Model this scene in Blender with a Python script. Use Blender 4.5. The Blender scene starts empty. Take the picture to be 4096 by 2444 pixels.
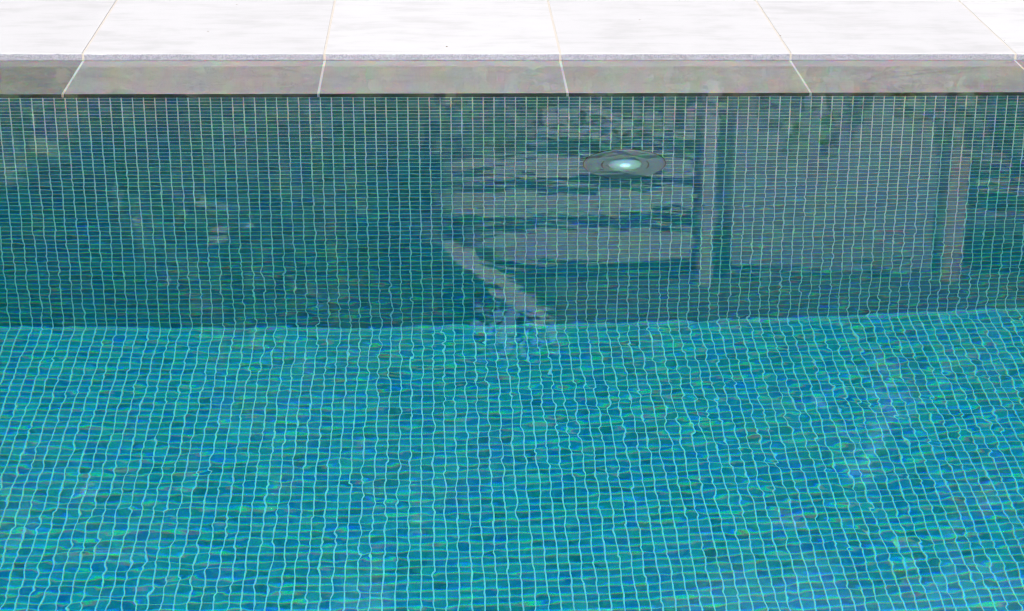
import bpy, bmesh, math, random
import numpy as np
from mathutils import Vector, Matrix

random.seed(7)
rng = np.random.default_rng(7)
sc = bpy.context.scene
COL = sc.collection

# ------------------------------------------------------------------ camera
# The photograph is an off-centre crop, hence the shift.
F_PX, PITCH, YAW, ROLL = 7780.6, 0.38625, 0.10743, 0.02766
CAM = Vector((0.2919, -4.5748, 1.3065))
fw = Vector((math.sin(YAW)*math.cos(PITCH), math.cos(YAW)*math.cos(PITCH), -math.sin(PITCH)))
rt = Vector((math.cos(YAW), -math.sin(YAW), 0))
up = rt.cross(fw)
R_ = rt*math.cos(ROLL) + up*math.sin(ROLL)
U_ = up*math.cos(ROLL) - rt*math.sin(ROLL)
cd = bpy.data.cameras.new('camera')
cam = bpy.data.objects.new('camera', cd)
COL.objects.link(cam)
m = Matrix((R_, U_, -fw)).transposed().to_4x4()
m.translation = CAM
cam.matrix_world = m
cd.sensor_width = 36
cd.lens = F_PX/4096*36
cd.shift_x = -501.2/4096
cd.clip_start = 0.05
cd.clip_end = 3000
sc.camera = cam

# ------------------------------------------------------------------ sky, sun, exposure
SUN_EL, SUN_AZ = math.radians(50), math.radians(198)     # azimuth from +Y towards +X: the sun stands behind the photographer, a little to the left
world = bpy.data.worlds.new('World')
sc.world = world
world.use_nodes = True
wn = world.node_tree
wn.nodes.clear()
sky = wn.nodes.new('ShaderNodeTexSky')
sky.sky_type = 'NISHITA'
sky.sun_disc = False
sky.sun_elevation = SUN_EL
sky.sun_rotation = SUN_AZ
sky.altitude = 50
sky.air_density = 1.0
sky.dust_density = 8.0
sky.ozone_density = 5.0
bg = wn.nodes.new('ShaderNodeBackground')
bg.inputs['Strength'].default_value = 0.15
wo = wn.nodes.new('ShaderNodeOutputWorld')
wn.links.new(sky.outputs[0], bg.inputs[0])
wn.links.new(bg.outputs[0], wo.inputs[0])

sd = bpy.data.lights.new('sun', 'SUN')
sd.energy = 2.2
sd.cycles.use_multiple_importance_sampling = False
sd.angle = math.radians(0.53)
sd.color = (1.0, 0.96, 0.91)
sun = bpy.data.objects.new('sun', sd)
COL.objects.link(sun)
sdir = Vector((math.sin(SUN_AZ)*math.cos(SUN_EL), math.cos(SUN_AZ)*math.cos(SUN_EL), math.sin(SUN_EL)))
sun.rotation_euler = sdir.to_track_quat('Z', 'Y').to_euler()
sun.location = sdir*40

sc.view_settings.view_transform = 'Standard'
sc.view_settings.look = 'None'
sc.view_settings.gamma = 1
sc.view_settings.use_curve_mapping = False
sc.view_settings.exposure = 1.62

cy = sc.cycles
cy.max_bounces = 10
cy.diffuse_bounces = 4
cy.glossy_bounces = 4
cy.transmission_bounces = 8
cy.transparent_max_bounces = 8
cy.volume_bounces = 0
cy.caustics_refractive = True
cy.caustics_reflective = False
cy.blur_glossy = 0.0
cy.sample_clamp_indirect = 40
cy.use_denoising = True
cy.denoiser = 'OPENIMAGEDENOISE'
cy.use_adaptive_sampling = False
cy.filter_width = 1.15


# ------------------------------------------------------------------ helpers
def tag(o, label=None, cat=None, group=None, kind=None):
    if label: o['label'] = label
    if cat: o['category'] = cat
    if group: o['group'] = group
    if kind: o['kind'] = kind
    return o

def link(name, me, mat=None, parent=None):
    o = bpy.data.objects.new(name, me)
    COL.objects.link(o)
    if mat is not None and me is not None and len(me.materials) == 0:
        me.materials.append(mat)
    if parent is not None:
        o.parent = parent
    return o

def empty(name, loc=(0, 0, 0)):
    o = bpy.data.objects.new(name, None)
    COL.objects.link(o)
    o.location = loc
    o.empty_display_size = 0.1
    return o

def quads_mesh(name, verts, quads, smooth=False):
    verts = np.asarray(verts, np.float32)
    quads = np.asarray(quads, np.int32)
    me = bpy.data.meshes.new(name)
    me.vertices.add(len(verts))
    me.vertices.foreach_set('co', verts.ravel())
    me.loops.add(quads.size)
    me.loops.foreach_set('vertex_index', quads.ravel())
    me.polygons.add(len(quads))
    me.polygons.foreach_set('loop_start', np.arange(len(quads), dtype=np.int32)*4)
    me.polygons.foreach_set('use_smooth', np.full(len(quads), smooth, dtype=bool))
    me.update(calc_edges=True)
    me.validate()
    return me

BQ = [(0, 3, 2, 1), (4, 5, 6, 7), (0, 1, 5, 4), (1, 2, 6, 5), (2, 3, 7, 6), (3, 0, 4, 7)]
def boxes_mesh(name, boxes):
    v, q = [], []
    for (x0, x1, y0, y1, z0, z1) in boxes:
        b = len(v)
        v += [(x0, y0, z0), (x1, y0, z0), (x1, y1, z0), (x0, y1, z0), (x0, y0, z1), (x1, y0, z1), (x1, y1, z1), (x0, y1, z1)]
        q += [tuple(b+i for i in f) for f in BQ]
    return quads_mesh(name, v, q)

def box(name, b, mat, parent=None, bevel=0.0):
    if bevel:
        bm = bmesh.new()
        bmesh.ops.create_cube(bm, size=1)
        for vv in bm.verts:
            vv.co = Vector(((b[0]+b[1])/2+vv.co.x*(b[1]-b[0]), (b[2]+b[3])/2+vv.co.y*(b[3]-b[2]), (b[4]+b[5])/2+vv.co.z*(b[5]-b[4])))
        bmesh.ops.bevel(bm, geom=bm.edges[:], offset=bevel, segments=2, affect='EDGES', profile=0.6)
        me = bpy.data.meshes.new(name)
        bm.to_mesh(me)
        bm.free()
    else:
        me = boxes_mesh(name, [b])
    return link(name, me, mat, parent)

class NT:
    """small node-tree builder"""
    def __init__(s, name):
        s.mat = bpy.data.materials.new(name)
        s.mat.use_nodes = True
        s.t = s.mat.node_tree
        s.t.nodes.clear()
        s.out = s.t.nodes.new('ShaderNodeOutputMaterial')
    def n(s, typ, props=None, **ins):
        nd = s.t.nodes.new('ShaderNode'+typ)
        for k, v in (props or {}).items():
            setattr(nd, k, v)
        for k, v in ins.items():
            key = int(k[1:]) if k[0] == 'i' and k[1:].isdigit() else k.replace('_', ' ')
            if isinstance(v, bpy.types.NodeSocket):
                s.t.links.new(v, nd.inputs[key])
            else:
                nd.inputs[key].default_value = v
        return nd
    def math(s, op, a, b=0.0):
        return s.n('Math', dict(operation=op), i0=a, i1=b).outputs[0]
    def noise(s, vec, scale, detail=4, rough=0.55, dist=0.0):
        return s.n('TexNoise', Vector=vec, Scale=scale, Detail=detail, Roughness=rough, Distortion=dist).outputs['Fac']
    def mapping(s, vec, scale=(1, 1, 1), loc=(0, 0, 0)):
        return s.n('Mapping', Vector=vec, Scale=scale, Location=loc).outputs[0]
    def ramp(s, fac, stops):
        nd = s.n('ValToRGB', Fac=fac)
        e = nd.color_ramp.elements
        while len(e) < len(stops):
            e.new(0.5)
        for el, (p, c) in zip(e, stops):
            el.position = p
            el.color = (c, c, c, 1) if isinstance(c, (int, float)) else (*c, 1)
        return nd.outputs[0]
    def mix(s, fac, a, b, mode='MIX'):
        nd = s.n('Mix', dict(data_type='RGBA', blend_type=mode))
        for i, v in ((0, fac), (6, a), (7, b)):
            if isinstance(v, bpy.types.NodeSocket):
                s.t.links.new(v, nd.inputs[i])
            else:
                nd.inputs[i].default_value = v if i == 0 else (*v, 1)
        return nd.outputs[2]
    def pbr(s, col, rough=0.7, spec=0.5, bump=None, bdist=0.001, **kw):
        ins = {'Roughness': rough, 'Specular IOR Level': spec}
        nd = s.n('BsdfPrincipled')
        for k, v in list(ins.items())+list(kw.items()):
            k = k.replace('_', ' ')
            if isinstance(v, bpy.types.NodeSocket):
                s.t.links.new(v, nd.inputs[k])
            else:
                nd.inputs[k].default_value = v
        if isinstance(col, bpy.types.NodeSocket):
            s.t.links.new(col, nd.inputs['Base Color'])
        else:
            nd.inputs['Base Color'].default_value = (*col, 1)
        if bump is not None:
            b = s.n('Bump', Height=bump, Distance=bdist, Strength=1.0)
            s.t.links.new(b.outputs[0], nd.inputs['Normal'])
        s.t.links.new(nd.outputs[0], s.out.inputs['Surface'])
        return s.mat
    def pos(s):
        return s.n('NewGeometry').outputs['Position']

# ------------------------------------------------------------------ materials
def mat_stone(name, base, dark, light, edge=False, wet=False):
    t = NT(name)
    p = t.pos()
    oi = t.n('ObjectInfo')
    shift = t.n('VectorMath', dict(operation='MULTIPLY_ADD'), i0=oi.outputs['Color'], i1=(37.0, 11.0, 5.0), i2=p).outputs[0]
    streak = t.noise(t.mapping(shift, (7, 26, 26)), 1.0, 6, 0.6, 0.4)
    cloud = t.noise(shift, 5.0, 5, 0.6, 0.6)
    grain = t.noise(shift, 230.0 if edge else 420.0, 2, 0.7)
    spk = t.noise(t.mapping(shift, (55, 150, 150)), 1.0, 3, 0.75)
    f = t.math('ADD', t.math('MULTIPLY', streak, 0.55), t.math('MULTIPLY', cloud, 0.45))
    c = t.mix(t.ramp(f, [(0.34, 0.0), (0.66, 1.0)]), dark, light)
    c = t.mix(t.ramp(f, [(0.43, 0.0), (0.57, 0.8)]), c, base)
    # fine dark fossil flecks and pale ones
    c = t.mix(t.ramp(spk, [(0.24, 0.75 if wet else 0.35), (0.33, 0.0)]), c, tuple(x*0.35 for x in base))
    c = t.mix(t.ramp(spk, [(0.68, 0.0), (0.80, 0.35)]), c, tuple(min(1, x*1.35+0.03) for x in light))
    if wet:
        vein = t.n('TexVoronoi', dict(feature='DISTANCE_TO_EDGE'), Vector=t.mapping(shift, (2.2, 7, 7)), Scale=1.0).outputs['Distance']
        wob = t.noise(shift, 3.0, 3)
        msk = t.math('MULTIPLY', t.ramp(vein, [(0.0, 0.35), (0.025, 0.0)]), t.ramp(wob, [(0.52, 0.0), (0.6, 1.0)]))
        c = t.mix(msk, c, tuple(x*0.3 for x in base))
        # pale yellowish mineral stains
        st = t.noise(t.mapping(shift, (9, 9, 9)), 1.0, 6, 0.7, 1.2)
        c = t.mix(t.ramp(st, [(0.60, 0.0), (0.72, 0.45)]), c, (0.50, 0.46, 0.30))
    if edge:
        c = t.mix(t.ramp(grain, [(0.35, 0.0), (0.62, 0.7)]), c, tuple(min(1, x*1.9) for x in base))
        c = t.mix(t.ramp(t.noise(t.mapping(shift, (30, 30, 90)), 1.0, 4, 0.7), [(0.62, 0.0), (0.8, 0.6)]), c, (0.16, 0.13, 0.11))
    tint = t.n('SeparateColor', Color=oi.outputs['Color'])
    c = t.mix(1.0, c, t.n('CombineColor', Red=oi.outputs['Alpha'], Green=oi.outputs['Alpha'], Blue=oi.outputs['Alpha']).outputs[0], 'MULTIPLY')
    h = t.math('ADD', t.math('MULTIPLY', grain, 0.5), spk)
    return t.pbr(c, 0.75, 0.3, h, 0.0012 if edge else 0.0005)

M = {}
M['stone'] = mat_stone('dry_limestone', (0.238, 0.235, 0.227), (0.206, 0.203, 0.195), (0.250, 0.247, 0.240))
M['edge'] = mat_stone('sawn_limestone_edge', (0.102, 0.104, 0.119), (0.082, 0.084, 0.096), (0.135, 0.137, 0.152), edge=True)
M['wet'] = mat_stone('wet_limestone', (0.325, 0.303, 0.272), (0.27, 0.25, 0.225), (0.375, 0.35, 0.312), wet=True)
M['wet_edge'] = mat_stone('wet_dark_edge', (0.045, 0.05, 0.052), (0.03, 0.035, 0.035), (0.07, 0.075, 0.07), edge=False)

def mat_mortar(name, col, stain):
    t = NT(name)
    p = t.pos()
    a = t.noise(p, 160, 3, 0.7)
    b = t.noise(t.mapping(p, (60, 14, 60)), 1.0, 4, 0.7)
    c = t.mix(t.ramp(a, [(0.3, 0.0), (0.7, 1.0)]), tuple(x*0.85 for x in col), col)
    c = t.mix(t.ramp(b, [(0.64, 0.0), (0.74, 0.7)]), c, stain)
    return t.pbr(c, 0.9, 0.2, a, 0.002)
M['mortar'] = mat_mortar('joint_mortar', (0.262, 0.24, 0.205), (0.18, 0.125, 0.075))
M['mortar_wet'] = mat_mortar('wet_joint_mortar', (0.66, 0.63, 0.58), (0.5, 0.46, 0.4))

PITCHT = 0.6/23            # mosaic pitch
PH = 0.157*PITCHT          # phase of the vertical grout lines
Z0 = 0.048                 # depth of the first horizontal grout line on the wall
D = Z0 + 57*PITCHT         # pool depth
def mat_tile(name, wall):
    t = NT(name)
    p = t.pos()
    q = t.n('VectorMath', dict(operation='ADD'), i0=p, i1=(-PH, 0.35*PITCHT if not wall else 0.5, Z0)).outputs[0]
    q = t.n('VectorMath', dict(operation='MULTIPLY'), i0=q, i1=(1/PITCHT, 0.0 if wall else 1/PITCHT, 1/PITCHT if wall else 0.0)).outputs[0]
    q = t.n('VectorMath', dict(operation='FLOOR'), i0=q).outputs[0]
    wn_ = t.n('TexWhiteNoise', dict(noise_dimensions='3D'), Vector=q)
    off = t.n('VectorMath', dict(operation='MULTIPLY_ADD'), i0=wn_.outputs['Color'], i1=(3.0, 3.0, 3.0), i2=p).outputs[0]
    marb = t.noise(t.mapping(off, (45, 45, 110) if wall else (45, 110, 45)), 1.0, 4, 0.65, 0.8)
    A_, B_, C_, D_ = TILE_WALL if wall else TILE_FLOOR_SUNLIT
    c = t.mix(wn_.outputs['Value'], A_, B_)
    hue = t.n('SeparateColor', Color=wn_.outputs['Color']).outputs[1]
    c = t.mix(t.ramp(hue, [(0.5, 0.0), (0.85, 0.7)]), c, D_)
    c = t.mix(t.ramp(marb, [(0.42, 0.0), (0.72, 0.7)]), c, C_)
    return t.pbr(c, 0.18, 0.25)
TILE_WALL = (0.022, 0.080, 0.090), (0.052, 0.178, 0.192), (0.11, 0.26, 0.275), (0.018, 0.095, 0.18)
TILE_FLOOR_SUNLIT = (0.010, 0.105, 0.112), (0.026, 0.25, 0.245), (0.09, 0.35, 0.35), (0.010, 0.125, 0.27)  # same tile as the wall, colour lightened to stand for sun on the floor
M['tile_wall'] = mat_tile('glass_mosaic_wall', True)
M['tile_floor_sunlit'] = mat_tile('glass_mosaic_floor_sunlit', False)
t = NT('pool_grout')
p = t.pos()
M['grout'] = t.pbr(t.mix(t.noise(p, 60, 4, 0.6), (0.54, 0.54, 0.51), (0.71, 0.71, 0.68)), 0.9, 0.1)

def mat_water():
    t = NT('pool_water')
    p = t.pos()
    flat = t.mapping(p, (1, 1, 0))
    # ripples: heights in metres
    h = t.math('MULTIPLY', t.n('TexNoise', Vector=t.mapping(flat, (1, 1.0, 1)), Scale=2.2, Detail=1.0, Roughness=0.5).outputs['Fac'], W_A)
    h = t.math('ADD', h, t.math('MULTIPLY', t.n('TexNoise', Vector=t.mapping(flat, (1.0, 1, 1), (3.3, 1.7, 0)), Scale=9.0, Detail=1.0, Roughness=0.5, Distortion=0.3).outputs['Fac'], W_B))
    # the water lies calmer in the lee of the coping and ruffles towards open water, in patches
    sy = t.n('SeparateXYZ', Vector=p).outputs[1]
    lee = t.n('MapRange', Value=sy, i1=-0.25, i2=-1.7, i3=0.42, i4=1.18).outputs[0]
    patch = t.n('MapRange', Value=t.noise(flat, 1.4, 2, 0.5), i1=0.35, i2=0.65, i3=0.65, i4=1.35).outputs[0]
    calm = t.math('MULTIPLY', lee, patch)
    fine = t.n('TexNoise', Vector=t.mapping(flat, (1.0, 1, 1), (7.7, 9.2, 0)), Scale=22.0, Detail=1.0, Roughness=0.45, Distortion=0.4).outputs['Fac']
    h = t.math('ADD', h, t.math('MULTIPLY', t.math('MULTIPLY', t.math('SUBTRACT', fine, 0.5), calm), W_C))
    bump = t.n('Bump', Height=h, Distance=1.0, Strength=1.0)
    N = bump.outputs[0]
    fr = t.n('Fresnel', IOR=1.334, Normal=N)
    # dispersion: every light path takes one wavelength (u: 0 red .. 1 violet), with that wavelength's colour and index
    u = t.n('TexWhiteNoise', dict(noise_dimensions='3D'), Vector=t.mapping(p, (1913.0, 2311.0, 1.0))).outputs['Value']
    def hump(c):
        d = t.math('ABSOLUTE', t.math('SUBTRACT', u, c))
        return t.math('MAXIMUM', t.math('SUBTRACT', 1.0, t.math('MULTIPLY', d, 1/HW)), 0.0)
    HW = 0.28
    def norm(c):      # mean of the hump over u in 0..1
        xs_ = (np.arange(2000)+.5)/2000
        return float(1/np.mean(np.maximum(0, 1-np.abs(xs_-c)/HW)))
    cr, cg, cb = 0.14, 0.5, 0.86
    colr = t.n('CombineColor', Red=t.math('MULTIPLY', hump(cr), norm(cr)), Green=t.math('MULTIPLY', hump(cg), norm(cg)), Blue=t.math('MULTIPLY', hump(cb), norm(cb))).outputs[0]
    ior = t.math('ADD', 1.3345-0.5*DISP, t.math('MULTIPLY', u, DISP))
    a2 = t.n('BsdfRefraction', Color=colr, Roughness=0.0, IOR=ior, Normal=N)
    gl = t.n('BsdfGlossy', Roughness=0.0, Normal=N)
    gl.inputs['Color'].default_value = (1, 1, 1, 1)
    mx = t.n('MixShader', Fac=fr.outputs[0], i1=a2.outputs[0], i2=gl.outputs[0])
    t.t.links.new(mx.outputs[0], t.out.inputs['Surface'])
    va = t.n('VolumeAbsorption', Color=(0.01, 0.875, 0.925, 1), Density=0.60)
    t.t.links.new(va.outputs[0], t.out.inputs['Volume'])
    return t.mat
DISP = 0.0064
W_A, W_B, W_C = 0.0006, 0.00028, 0.00021
M['water'] = mat_water()

# ------------------------------------------------------------------ pool shell
LW = 0.294                  # y of the coping front edge (wall face is y = 0)
HT = 0.017                  # coping top above the water
PX0, PX1, PY0 = -2.4, 3.0, -3.85
G = 0.0032                  # grout width

pool_wall = box('pool_wall', (PX0-0.2, PX1+0.2, 0.0014, 0.25, -D-0.2, -0.041), M['grout'])
tag(pool_wall, 'submerged far pool wall of small dark green mosaic tiles below the stone ledge', 'pool wall')
pool_floor = box('pool_floor', (PX0-0.2, PX1+0.2, PY0-0.2, 0.0014, -D-0.2, -D-0.0014), M['grout'])
tag(pool_floor, 'pool floor of small turquoise mosaic tiles with pale grout', None, None, 'structure')

# projected size of a submerged point, to find the tiles that show largest
def project(P):
    P = np.asarray(P, float)
    C = np.array(CAM)
    d = np.hypot(P[:, 0]-C[0], P[:, 1]-C[1])
    lo, hi = np.zeros(len(P)), d.copy()
    for _ in range(40):
        mm = (lo+hi)/2
        s1 = mm/np.hypot(mm, C[2])
        s2 = (d-mm)/np.hypot(d-mm, P[:, 2])
        big = s1 > 1.334*s2
        hi = np.where(big, mm, hi)
        lo = np.where(big, lo, mm)
    tt = (lo/d)[:, None]
    S = C + (P-C)*np.c_[tt, tt, np.ones_like(tt)]
    S[:, 2] = 0
    v = S-C
    z = v@np.array(fw)
    return np.c_[2048+501.2+F_PX*(v@np.array(R_))/z, 1222-F_PX*(v@np.array(U_))/z]

def tile_verts(n, a, rnd=True):
    """n tiles in the (u, v, w) frame, centred on 0: 4 base + 4 top corners, chamfered, slightly uneven"""
    s, ch, hh = a/2, 0.0006, -0.0008
    base = np.array([(-s, -s), (s, -s), (s, s), (-s, s)])
    top = base*(1-ch/s)
    out = np.zeros((n, 8, 3))
    out[:, :4, :2] = base
    out[:, 4:, :2] = top
    out[:, :4, 2] = -0.0014
    out[:, 4:, 2] = hh
    if rnd:
        tilt = rng.normal(0, 0.006, (n, 2))
        out[:, 4:, 2] += top[None, :, 0]*tilt[:, :1] + top[None, :, 1]*tilt[:, 1:]
        out[:, :, :2] += rng.normal(0, 0.00018, (n, 1, 2))
    return out
TQ = np.array([(4, 5, 6, 7), (0, 1, 5, 4), (1, 2, 6, 5), (2, 3, 7, 6), (3, 0, 4, 7)])

def lay_tiles(centers, u, v, w, mat, parent, hole=None):
    u, v, w = (np.array(x, float) for x in (u, v, w))
    c = np.array(centers)
    if hole is not None:
        c = c[~hole(c)]
    a = PITCHT-G
    pu = project(c+u*a/2)-project(c-u*a/2)
    pv = project(c+v*a/2)-project(c-v*a/2)
    area = np.abs(pu[:, 0]*pv[:, 1]-pu[:, 1]*pv[:, 0])
    pc = project(c)
    inside = (pc[:, 0] > 25) & (pc[:, 0] < 4071) & (pc[:, 1] > 0) & (pc[:, 1] < 2430)
    area[~inside] = 0
    order = np.argsort(-area)
    near, rest = order[:300], order[300:]
    B = np.stack([u, v, w])                       # rows: axes
    loc = tile_verts(len(rest), a)
    V = (loc.reshape(-1, 3)@B).reshape(-1, 8, 3) + c[rest][:, None, :]
    Q = (TQ[None]+8*np.arange(len(rest))[:, None, None]).reshape(-1, 4)
    o = link('mosaic', quads_mesh('mosaic', V.reshape(-1, 3), Q), mat, parent)
    o['kind'] = 'stuff'
    protos = []
    for k in range(6):
        me = quads_mesh('tile', (tile_verts(1, a).reshape(-1, 3)@B), TQ)
        me.materials.append(mat)
        protos.append(me)
    for i, k in enumerate(near):
        t_ = bpy.data.objects.new('tile', protos[i % 6])
        COL.objects.link(t_)
        t_.parent = parent
        t_.location = c[k]

i0, i1 = math.ceil((PX0-PH)/PITCHT), math.floor((PX1-PH)/PITCHT)
xs = PH + (np.arange(i0, i1)+0.5)*PITCHT
zs = -(Z0 + (np.arange(0, 57)+0.5)*PITCHT)
XX, ZZ = np.meshgrid(xs, zs)
LX, LZ = 0.7434, -0.556     # pool light centre
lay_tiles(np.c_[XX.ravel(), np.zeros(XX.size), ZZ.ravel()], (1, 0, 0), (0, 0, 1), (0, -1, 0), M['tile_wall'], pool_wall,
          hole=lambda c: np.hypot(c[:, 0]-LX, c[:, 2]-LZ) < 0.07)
# the cut row just under the ledge
me = boxes_mesh('cut_tile_row', [(x-(PITCHT-G)/2, x+(PITCHT-G)/2, 0.0008, 0.003, -Z0+G/2, -0.0405) for x in xs])
cut = link('cut_tile_row', me, M['tile_wall'], pool_wall)
cut['kind'] = 'stuff'
ys = -(np.arange(0, 147)+0.5+0.35)*PITCHT
XX, YY = np.meshgrid(xs, ys)
lay_tiles(np.c_[XX.ravel(), YY.ravel(), np.full(XX.size, -D)], (1, 0, 0), (0, 1, 0), (0, 0, 1), M['tile_floor_sunlit'], pool_floor)
me = boxes_mesh('cut_tile_row', [(x-(PITCHT-G)/2, x+(PITCHT-G)/2, -0.35*PITCHT+G/2, -0.0010, -D-0.0024, -D-0.0008) for x in xs])
cut = link('cut_tile_row', me, M['tile_floor_sunlit'], pool_floor)
cut['kind'] = 'stuff'

# side and near walls of the basin (outside the picture)
t = NT('far_mosaic')
br = t.n('TexBrick', Vector=t.mapping(t.pos(), (1, 1, 1)), Scale=1/PITCHT, Color1=(0.02, 0.06, 0.075, 1), Color2=(0.035, 0.09, 0.11, 1), Mortar=(0.6, 0.6, 0.57, 1))
br.offset = 0.0
br.inputs['Mortar Size'].default_value = 0.06
br.inputs['Brick Width'].default_value = 1.0
br.inputs['Row Height'].default_value = 1.0
M['far_mosaic'] = t.pbr(br.outputs[0], 0.3, 0.3)
for nm, b, lb in (('side_wall', (PX0-0.25, PX0, PY0-0.25, -0.0, -D, 0.012), 'left side wall of the pool outside the picture'),
                  ('side_wall', (PX1, PX1+0.25, PY0-0.25, -0.0, -D, 0.012), 'right side wall of the pool outside the picture'),
                  ('near_wall', (PX0, PX1, PY0-0.25, PY0, -D, 0.012), 'near wall of the pool under the photographer')):
    tag(box(nm, b, M['far_mosaic']), lb, 'pool wall')

# ------------------------------------------------------------------ ledge, coping and deck
JW = 0.006
ledge = empty('pool_ledge', (0, 0, 0))
tag(ledge, 'shallow submerged grey stone ledge under the coping edge', None, None, 'structure')
LT = 0.032
def slab_mesh(name, x0, x1, y0, y1, zf, zb, thick, mats, rough=0.0006, nx=30):
    """slab with a slightly uneven front arris; material 1 on the front face"""
    bm = bmesh.new()
    prof = [(y1, zb), (y0+0.003, zf), (y0+0.0006, zf-0.0009), (y0, zf-0.003), (y0, zf-thick+0.002), (y0+0.002, zf-thick), (y1, zf-thick)]
    rows = []
    for i in range(nx+1):
        x = x0+(x1-x0)*i/nx
        j = random.gauss(0, rough)*0.5
        k = random.gauss(0, rough)*0.5
        rows.append([bm.verts.new((x, yy+(j if n in (1, 2, 3) else 0), zz+(k*0.5 if n in (2, 3) else 0))) for n, (yy, zz) in enumerate(prof)])
    L = len(prof)
    for i in range(nx):
        for n in range(L):
            f = bm.faces.new((rows[i][n], rows[i][(n+1) % L], rows[i+1][(n+1) % L], rows[i+1][n]))
            f.material_index = 1 if n in (2, 3) else 0
    bm.faces.new(rows[0][::-1])
    bm.faces.new(rows[-1])
    bmesh.ops.recalc_face_normals(bm, faces=bm.faces[:])
    me = bpy.data.meshes.new(name)
    bm.to_mesh(me)
    bm.free()
    for mm in mats:
        me.materials.append(mm)
    return me

for i in range(-5, 6):
    x0, x1 = i*0.6+JW/2, (i+1)*0.6-JW/2
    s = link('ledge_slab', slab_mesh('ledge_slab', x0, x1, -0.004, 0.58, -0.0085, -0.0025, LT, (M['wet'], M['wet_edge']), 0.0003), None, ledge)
    k = 0.62 if i == -2 else random.uniform(0.92, 1.04)
    s.color = (random.random(), random.random(), random.random(), k)
    j = box('joint', ((i+1)*0.6-JW/2, (i+1)*0.6+JW/2, -0.002, 0.575, -0.038, -0.0095), M['mortar_wet'], ledge)
    # follow the slope of the ledge
    for v in j.data.vertices:
        if v.co.z > -0.02 and v.co.y > 0.3:
            v.co.z = -0.0035

deck = empty('pool_deck', (0, 0, 0))
tag(deck, 'pale sunlit limestone paving around the pool', None, None, 'structure')
RD = 0.594
for r in range(4):
    y0 = LW + r*(RD+JW)
    for i in range(-6, 7):
        x0, x1 = i*0.6+JW/2, (i+1)*0.6-JW/2
        zj = random.uniform(-0.0006, 0.0006)
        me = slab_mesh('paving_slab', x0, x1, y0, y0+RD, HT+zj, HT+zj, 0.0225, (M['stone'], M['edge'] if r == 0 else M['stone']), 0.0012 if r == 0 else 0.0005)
        s = link('paving_slab', me, None, deck)
        s.color = (random.random(), random.random(), random.random(), random.uniform(0.96, 1.03) if i > -2 else 0.95)
        link('joint', boxes_mesh('joint', [((i+1)*0.6-JW/2, (i+1)*0.6+JW/2, y0+0.0015, y0+RD, -0.004, HT-0.0012)]), M['mortar'], deck)
    box('joint', (-3.6, 4.2, y0+RD, y0+RD+JW, -0.004, HT-0.003), M['mortar'], deck)
box('bedding', (-3.6, 4.2, 0.36, LW+4*(RD+JW)-0.01, -0.2, -0.0052), M['mortar'], deck)
for i in range(-6, 7):      # near side, under the photographer
    for r in range(2):
        y1 = PY0-0.02 - r*(RD+JW)
        me = boxes_mesh('paving_slab', [(i*0.6+JW/2, (i+1)*0.6-JW/2, y1-RD, y1, -0.02, HT)])
        s = link('paving_slab', me, M['stone'], deck)
        s.color = (random.random(), random.random(), random.random(), 1)

# small dark crumbs of leaf litter lying on the paving and in the joints
t = NT('leaf_litter')
M['litter'] = t.pbr((0.10, 0.065, 0.035), 0.9, 0.2)
bm = bmesh.new()
for _ in range(9):
    x = random.uniform(-0.7, 1.7)
    y = random.uniform(LW+0.03, LW+0.55)
    if random.random() < 0.45:
        x = round(x/0.6)*0.6+random.gauss(0, 0.004)
    sz = random.uniform(0.0009, 0.0018)
    mt = Matrix.Translation((x, y, HT+sz*0.4)) @ Matrix.Rotation(random.uniform(0, 6.28), 4, 'Z') @ Matrix.Diagonal((sz*1.8, sz*0.8, sz*0.5, 1))
    bmesh.ops.create_icosphere(bm, subdivisions=1, radius=1, matrix=mt)
me = bpy.data.meshes.new('leaf_litter')
bm.to_mesh(me)
bm.free()
lit = link('leaf_litter', me, M['litter'])
tag(lit, 'tiny brown crumbs of leaf litter scattered on the pale paving', 'litter', None, 'stuff')

# ------------------------------------------------------------------ water
wx0, wx1, wy0, wy1 = PX0-0.02, PX1+0.02, PY0-0.02, LW+0.006
zb = -D-0.1
v = [(wx0, wy0, 0), (wx1, wy0, 0), (wx1, wy1, 0), (wx0, wy1, 0)]          # the surface keeps its own corners, so it shades level
v += [(wx0, wy0, zb), (wx1, wy0, zb), (wx1, wy1, zb), (wx0, wy1, zb), (wx0, wy0, 0), (wx1, wy0, 0), (wx1, wy1, 0), (wx0, wy1, 0)]
me = quads_mesh('water', v, [(0, 1, 2, 3)] + [tuple(4+i for i in f) for f in BQ if f != (4, 5, 6, 7)], True)
water = link('water', me, M['water'])
tag(water, 'clear rippled blue-green pool water', None, None, 'structure')

# pale seed fluff floating on the water
t = NT('seed_fluff')
M['fluff'] = t.pbr((0.30, 0.28, 0.22), 0.8, 0.2)
bm = bmesh.new()
for k in range(22):
    x, y = (random.gauss(0.0, 0.13), random.gauss(-0.28, 0.10)) if k < 14 else (random.uniform(-0.6, 1.5), random.uniform(-0.9, -0.05))
    sz = random.uniform(0.0007, 0.0016)
    mt = Matrix.Translation((x, min(y, -0.03), 0.0004)) @ Matrix.Rotation(random.uniform(0, 6.28), 4, 'Z') @ Matrix.Diagonal((sz*2.0, sz*0.8, sz*0.5, 1))
    bmesh.ops.create_icosphere(bm, subdivisions=1, radius=1, matrix=mt)
me = bpy.data.meshes.new('floating_fluff')
bm.to_mesh(me)
bm.free()
fl = link('floating_fluff', me, M['fluff'])
tag(fl, 'tiny pale specks of seed fluff floating on the pool water', 'fluff', None, 'stuff')

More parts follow.
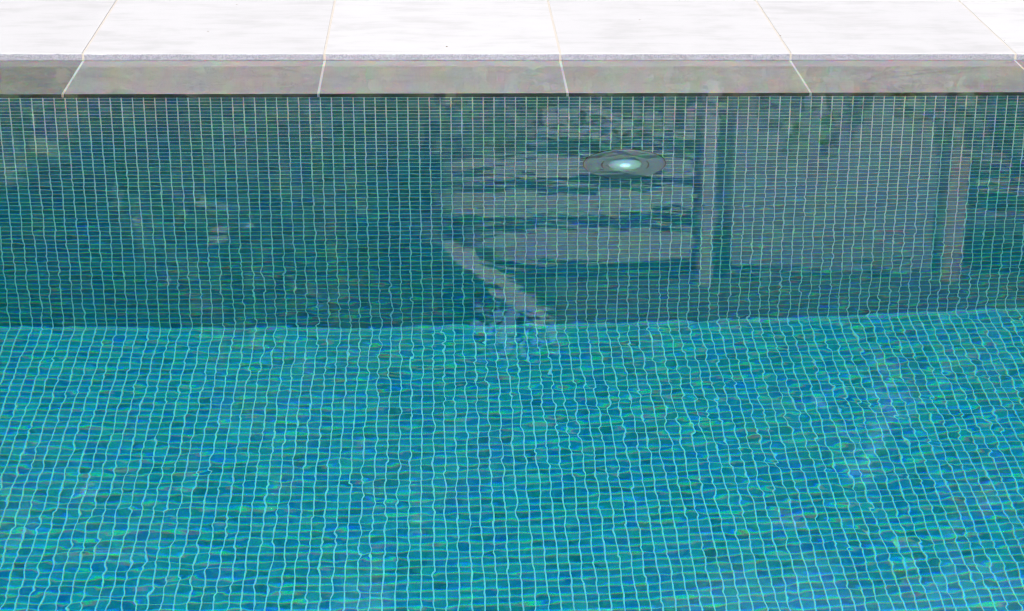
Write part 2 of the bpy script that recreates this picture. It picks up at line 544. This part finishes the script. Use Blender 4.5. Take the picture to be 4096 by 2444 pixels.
# ------------------------------------------------------------------ underwater pool light
def lathe(name, prof, mat, parent, seg=64, smooth=True):
    """profile (radius, proud) about the -Y axis"""
    v, q = [], []
    n = len(prof)
    for s_ in range(seg):
        a = 2*math.pi*s_/seg
        for r, h in prof:
            v.append((r*math.cos(a), -h, r*math.sin(a)))
    for s_ in range(seg):
        for k in range(n-1):
            b0, b1 = s_*n+k, ((s_+1) % seg)*n+k
            q.append((b0, b1, b1+1, b0+1))
    me = quads_mesh(name, v, q, smooth)
    return link(name, me, mat, parent)

t = NT('brushed_steel')
p = t.n('TexCoord').outputs['Object']
M['steel'] = t.pbr(t.mix(t.noise(p, 25, 5, 0.6, 1.0), (0.17, 0.185, 0.18), (0.24, 0.255, 0.245)), 0.36, 0.5, Metallic=0.2)
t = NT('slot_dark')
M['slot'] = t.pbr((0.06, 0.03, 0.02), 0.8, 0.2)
t = NT('lit_lens')
p = t.n('TexCoord').outputs['Object']
ln = t.n('VectorMath', dict(operation='LENGTH'), i0=p).outputs['Value']
em = t.ramp(t.math('MULTIPLY', ln, 1/0.042), [(0.0, 1.0), (0.20, 0.8), (0.34, 0.12), (0.55, 0.02), (1.0, 0.006)])
t.pbr((0.28, 0.36, 0.39), 0.25, 0.5, **{'Emission Color': (0.86, 0.97, 1.0, 1), 'Emission Strength': t.math('MULTIPLY', em, 4.5)})
M['lens'] = t.mat
plight = empty('pool_light', (LX, 0.0, LZ))
tag(plight, 'round steel underwater pool light with glowing white lens', 'pool light')
lathe('shadow_ring', [(0.090, 0.0005), (0.1035, 0.0005), (0.1035, 0.0030), (0.1005, 0.0032)], M['slot'], plight)  # added dark ring that draws the shadow line around the bezel
bezel = lathe('bezel', [(0.088, 0.0), (0.1005, 0.0), (0.1005, 0.0070), (0.0990, 0.0088), (0.095, 0.0100), (0.060, 0.0125), (0.0445, 0.0135), (0.0425, 0.0130), (0.0420, 0.009)], M['steel'], plight)
lathe('lens', [(0.0425, 0.0095), (0.036, 0.0125), (0.024, 0.0150), (0.012, 0.0163), (0.0005, 0.0167)], M['lens'], plight)
lathe('lens_ring', [(0.0412, 0.0120), (0.0425, 0.0150), (0.0440, 0.0150), (0.0455, 0.0130)], M['steel'], bezel)
def arc_slot(a0, a1, r=0.0585, wd=0.0035):
    v, q = [], []
    n = 14
    for k in range(n+1):
        a = a0+(a1-a0)*k/n
        w_ = wd*0.5*math.sin(math.pi*min(max(k/n, 0.06), 0.94))**0.35
        for rr, h in ((r-w_, 0.0130), (r+w_, 0.0130), (r+w_, 0.010), (r-w_, 0.010)):
            v.append((rr*math.cos(a), -h, rr*math.sin(a)))
    for k in range(n):
        for j in range(4):
            q.append((k*4+j, k*4+(j+1) % 4, (k+1)*4+(j+1) % 4, (k+1)*4+j))
    q += [(3, 2, 1, 0), (n*4, n*4+1, n*4+2, n*4+3)]
    return quads_mesh('slot', v, q)
for a, w_ in ((0, 0.0042), (math.pi, 0.0042), (math.pi*0.5, 0.0012), (math.pi*1.5, 0.0012)):
    link('slot', arc_slot(a-0.48, a+0.48, 0.0585, w_), M['slot'], bezel)

# ------------------------------------------------------------------ garden behind the pool: seen in the water's reflection
t = NT('lawn')
p = t.pos()
M['lawn'] = t.pbr(t.mix(t.noise(p, 6, 6, 0.7), (0.035, 0.06, 0.02), (0.07, 0.11, 0.035)), 0.9, 0.2, t.noise(p, 90, 3), 0.02)
gx0, gx1, gy0, gy1 = PX0-0.1, PX1+0.1, PY0-0.1, 0.3
BIG = 900
v = [(-BIG, -BIG, -0.03), (BIG, -BIG, -0.03), (BIG, BIG, -0.03), (-BIG, BIG, -0.03), (gx0, gy0, -0.03), (gx1, gy0, -0.03), (gx1, gy1, -0.03), (gx0, gy1, -0.03)]
ground = link('ground', quads_mesh('ground', v, [(0, 1, 5, 4), (1, 2, 6, 5), (2, 3, 7, 6), (3, 0, 4, 7)]), M['lawn'])
tag(ground, 'lawn around the pool', None, None, 'structure')

def mat_leaf(name, a, b):
    t = NT(name)
    oi = t.n('NewGeometry')
    r = oi.outputs['Random Per Island']
    c = t.mix(r, a, b)
    return t.pbr(c, 0.5, 0.4)
M['leaf_dark'] = mat_leaf('leaf_dark', (0.025, 0.05, 0.015), (0.06, 0.10, 0.028))
M['leaf_light'] = mat_leaf('leaf_light', (0.05, 0.085, 0.02), (0.12, 0.15, 0.035))
t = NT('bark')
M['bark'] = t.pbr(t.mix(t.noise(t.mapping(t.pos(), (6, 6, 1.5)), 3, 5), (0.06, 0.045, 0.03), (0.14, 0.11, 0.08)), 0.9, 0.2)

def leaf_cloud(name, lumps, n, size, seed):
    g = np.random.default_rng(seed)
    L = np.array(lumps)               # cx cy cz rx ry rz
    wgt = (L[:, 3]*L[:, 4]*L[:, 5])**0.7
    idx = g.choice(len(L), n, p=wgt/wgt.sum())
    d = g.normal(size=(n, 3))
    d /= np.linalg.norm(d, axis=1)[:, None]
    rad = 1-np.abs(g.normal(0, 0.22, n))
    c = L[idx, :3]+d*L[idx, 3:]*np.clip(rad, 0.1, 1.06)[:, None]
    a = g.normal(size=(n, 3))
    a /= np.linalg.norm(a, axis=1)[:, None]
    b = np.cross(a, g.normal(size=(n, 3)))
    b /= np.linalg.norm(b, axis=1)[:, None]
    s = size*g.uniform(0.6, 1.3, n)[:, None]
    V = np.stack([c-a*s, c-b*s*0.45, c+a*s, c+b*s*0.45], 1).reshape(-1, 3)
    return quads_mesh(name, V, np.arange(4*n).reshape(-1, 4))

def limb_mesh(name, limbs):
    v, q = [], []
    for pts in limbs:
        b = len(v)
        for (x, y, z, r) in pts:
            for k in range(7):
                a = 2*math.pi*k/7
                v.append((x+r*math.cos(a), y+r*math.sin(a), z))
        for i in range(len(pts)-1):
            for k in range(7):
                q.append((b+i*7+k, b+i*7+(k+1) % 7, b+(i+1)*7+(k+1) % 7, b+(i+1)*7+k))
    return quads_mesh(name, v, q, True)

def shrub(loc, h, r, seed, label, mat):
    g = random.Random(seed)
    o = empty('garden_shrub', loc)
    tag(o, label, 'shrub', 'shrubs behind the pool')
    lumps = [(g.uniform(-.5, .5)*r, g.uniform(-.5, .5)*r, h*g.uniform(.25, .64), r*g.uniform(.45, .7), r*g.uniform(.45, .7), h*g.uniform(.14, .21)) for _ in range(9)]
    lumps.append((0, 0, h*.42, r*1.05, r*.8, h*.40))
    link('foliage', leaf_cloud('foliage', lumps, 6000, 0.085, seed), mat, o)
    link('stem', limb_mesh('stem', [[(g.uniform(-.1, .1), g.uniform(-.1, .1), -0.05, 0.03), (g.uniform(-.4, .4)*r, g.uniform(-.4, .4)*r, h*.7, 0.008)] for _ in range(5)]), M['bark'], o)

def tree(loc, h, r, seed, label, mat, trunk=0.35, leaf=0.11, n=9000, nl=15):
    g = random.Random(seed)
    o = empty('garden_tree', loc)
    tag(o, label, 'tree', 'trees behind the pool')
    lumps = []
    limbs = [[(0, 0, -0.1, .16), (g.uniform(-.1, .1), 0, h*.25, .12), (g.uniform(-.2, .2), g.uniform(-.2, .2), h*.55, .09), (g.uniform(-.3, .3), 0, h*.9, .02)]]
    for k in range(nl):
        a = g.uniform(0, 6.28)
        zz = h*g.uniform(trunk, .92)
        rr = r*g.uniform(.2, .8)*(1.15-abs(zz/h-.6))
        x, y = rr*math.cos(a), rr*math.sin(a)
        s = r*g.uniform(.28, .46)
        lumps.append((x, y, zz, s, s, s*.75))
        limbs.append([(0, 0, zz*.72, .06), (x*.5, y*.5, zz*.9, .04), (x, y, zz, .012)])
    link('crown', leaf_cloud('crown', lumps, n, leaf, seed), mat, o)
    link('trunk', limb_mesh('trunk', limbs), M['bark'], o)

shr = [(-4.2, 10.4, 4.25), (-2.6, 9.9, 4.0), (-1.0, 10.3, 4.15), (0.45, 10.0, 4.02), (1.8, 10.2, 4.06), (3.1, 9.9, 3.96), (4.4, 10.1, 4.04), (5.7, 10.0, 4.0), (7.1, 10.3, 4.15)]
names = ['first', 'second', 'third', 'fourth', 'fifth', 'sixth', 'seventh', 'eighth', 'ninth']
for i, (x, y, h) in enumerate(shr):
    shrub((x, y, -0.03), h*1.035, 1.0, 40+i, 'dark green garden shrub, %s from the left in the row beyond the paving' % names[i], M['leaf_dark'])
for i, (x, y, h, r, mt, lb) in enumerate([(-1.6, 12.5, 7.4, 2.0, 'leaf_dark', 'dark leafy tree close to the left gable of the house'),
                                          (-5.0, 13.0, 8.2, 2.3, 'leaf_light', 'light green tree left of the house, second from its gable'),
                                          (-8.6, 13.5, 8.4, 2.4, 'leaf_dark', 'dark leafy tree farthest left of the house')]):
    tree((x, y, -0.03), h, r, 70+i, lb, M[mt])

far = [(-13.5, 19, 13.5, 3.4), (-8.8, 21, 15.5, 3.6), (-4.6, 19.5, 14.0, 3.3), (-0.6, 22, 15.8, 3.6), (3.6, 22.5, 15.0, 3.5), (7.6, 21.5, 11.6, 3.2), (11.4, 22, 15.6, 3.6), (15.6, 20, 14.0, 3.4)]
far2 = [(-6.8, 26, 17.5, 4.25), (-2.4, 27, 18.5, 4.0), (1.7, 26.5, 18.0, 4.25), (5.8, 27, 11.8, 3.4), (10.0, 26.5, 18.0, 4.25)]
for i, (x, y, h, r) in enumerate(far):
    tree((x, y, -0.03), h, r, 90+i, 'dark tree, %s from the left in the row behind the house' % names[i], M['leaf_dark'], 0.15, 0.26, 13000, 26)
for i, (x, y, h, r) in enumerate(far2):
    tree((x, y, -0.03), h, r, 110+i, 'dark tree, %s from the left in the hindmost row' % names[i], M['leaf_dark'], 0.15, 0.3, 13000, 26)

def mat_plain(name, col, rough=0.7, amt=0.12):
    t = NT(name)
    return t.pbr(t.mix(t.noise(t.pos(), 3.0, 6, 0.65), tuple(x*(1-amt) for x in col), tuple(min(1, x*(1+amt)) for x in col)), rough, 0.3)
M['render_dark'] = mat_plain('house_dark_recess', (0.028, 0.032, 0.028))
M['white'] = mat_plain('house_grey_paint', (0.135, 0.132, 0.13), amt=0.06)
M['blind'] = mat_plain('house_pale_blind', (0.085, 0.087, 0.09), amt=0.10)
M['brick'] = mat_plain('house_pink_pier', (0.14, 0.085, 0.065))
M['slate'] = mat_plain('house_slate', (0.022, 0.026, 0.024))
house = empty('house', (0, 14, -0.03))
tag(house, 'two-storey house beyond the garden with pale boards and white posts', 'house')
HY = 0.0
box('wall', (0.45, 9.5, 0.35, 6.0, 0, 6.0), M['render_dark'], house)
for zz0, zz1, xl in ((3.9, 4.03, .48), (4.20, 4.52, .42), (4.68, 4.92, .30), (5.04, 5.30, .20), (5.47, 5.84, .48)):
    box('board', (xl, 2.84, 0.0, 0.34, zz0, zz1), M['white'], house)
box('post', (2.92, 3.06, -0.05, 0.2, 0, 6.15), M['white'], house)
blind = box('blind', (3.24, 5.38, 0.06, 0.3, 2.6, 5.98), M['blind'], house)
for k in range(1, 5):
    x = 3.24+k*2.14/5
    box('blind_seam', (x-0.02, x+0.02, 0.04, 0.055, 2.6, 5.98), M['white'], blind)
box('post', (5.48, 5.68, -0.05, 0.25, 0, 6.1), M['brick'], house)
for zz in (4.45, 4.75, 5.05, 5.35):
    box('rail', (5.8, 9.4, 0.1, 0.3, zz, zz+0.07), M['brick'], house)
# rake of the roof rising from the left, and the slate roof behind it
me = quads_mesh('rake_board', [(-0.10, -0.12, 5.30), (0.16, -0.12, 5.30), (1.46, -0.12, 6.42), (1.26, -0.12, 6.52), (-0.10, 0.0, 5.30), (0.16, 0.0, 5.30), (1.46, 0.0, 6.42), (1.26, 0.0, 6.52)],
                [(0, 1, 2, 3), (4, 7, 6, 5), (0, 4, 5, 1), (1, 5, 6, 2), (2, 6, 7, 3), (3, 7, 4, 0)])
M['rake'] = mat_plain('house_white_rake', (0.21, 0.206, 0.20), amt=0.05)
link('rake_board', me, M['rake'], house)
me = quads_mesh('roof', [(0.1, 0.02, 5.5), (1.35, 0.02, 6.48), (9.6, 0.02, 6.48), (9.6, 0.02, 6.02), (0.1, 6.2, 5.5), (1.35, 6.2, 6.48), (9.6, 6.2, 6.48), (9.6, 6.2, 6.02), (0.7, 0.02, 6.02), (0.7, 6.2, 6.02)],
                [(0, 1, 5, 4), (1, 2, 6, 5), (2, 3, 7, 6), (8, 3, 2, 1), (4, 5, 6, 7)])
link('roof', me, M['slate'], house)
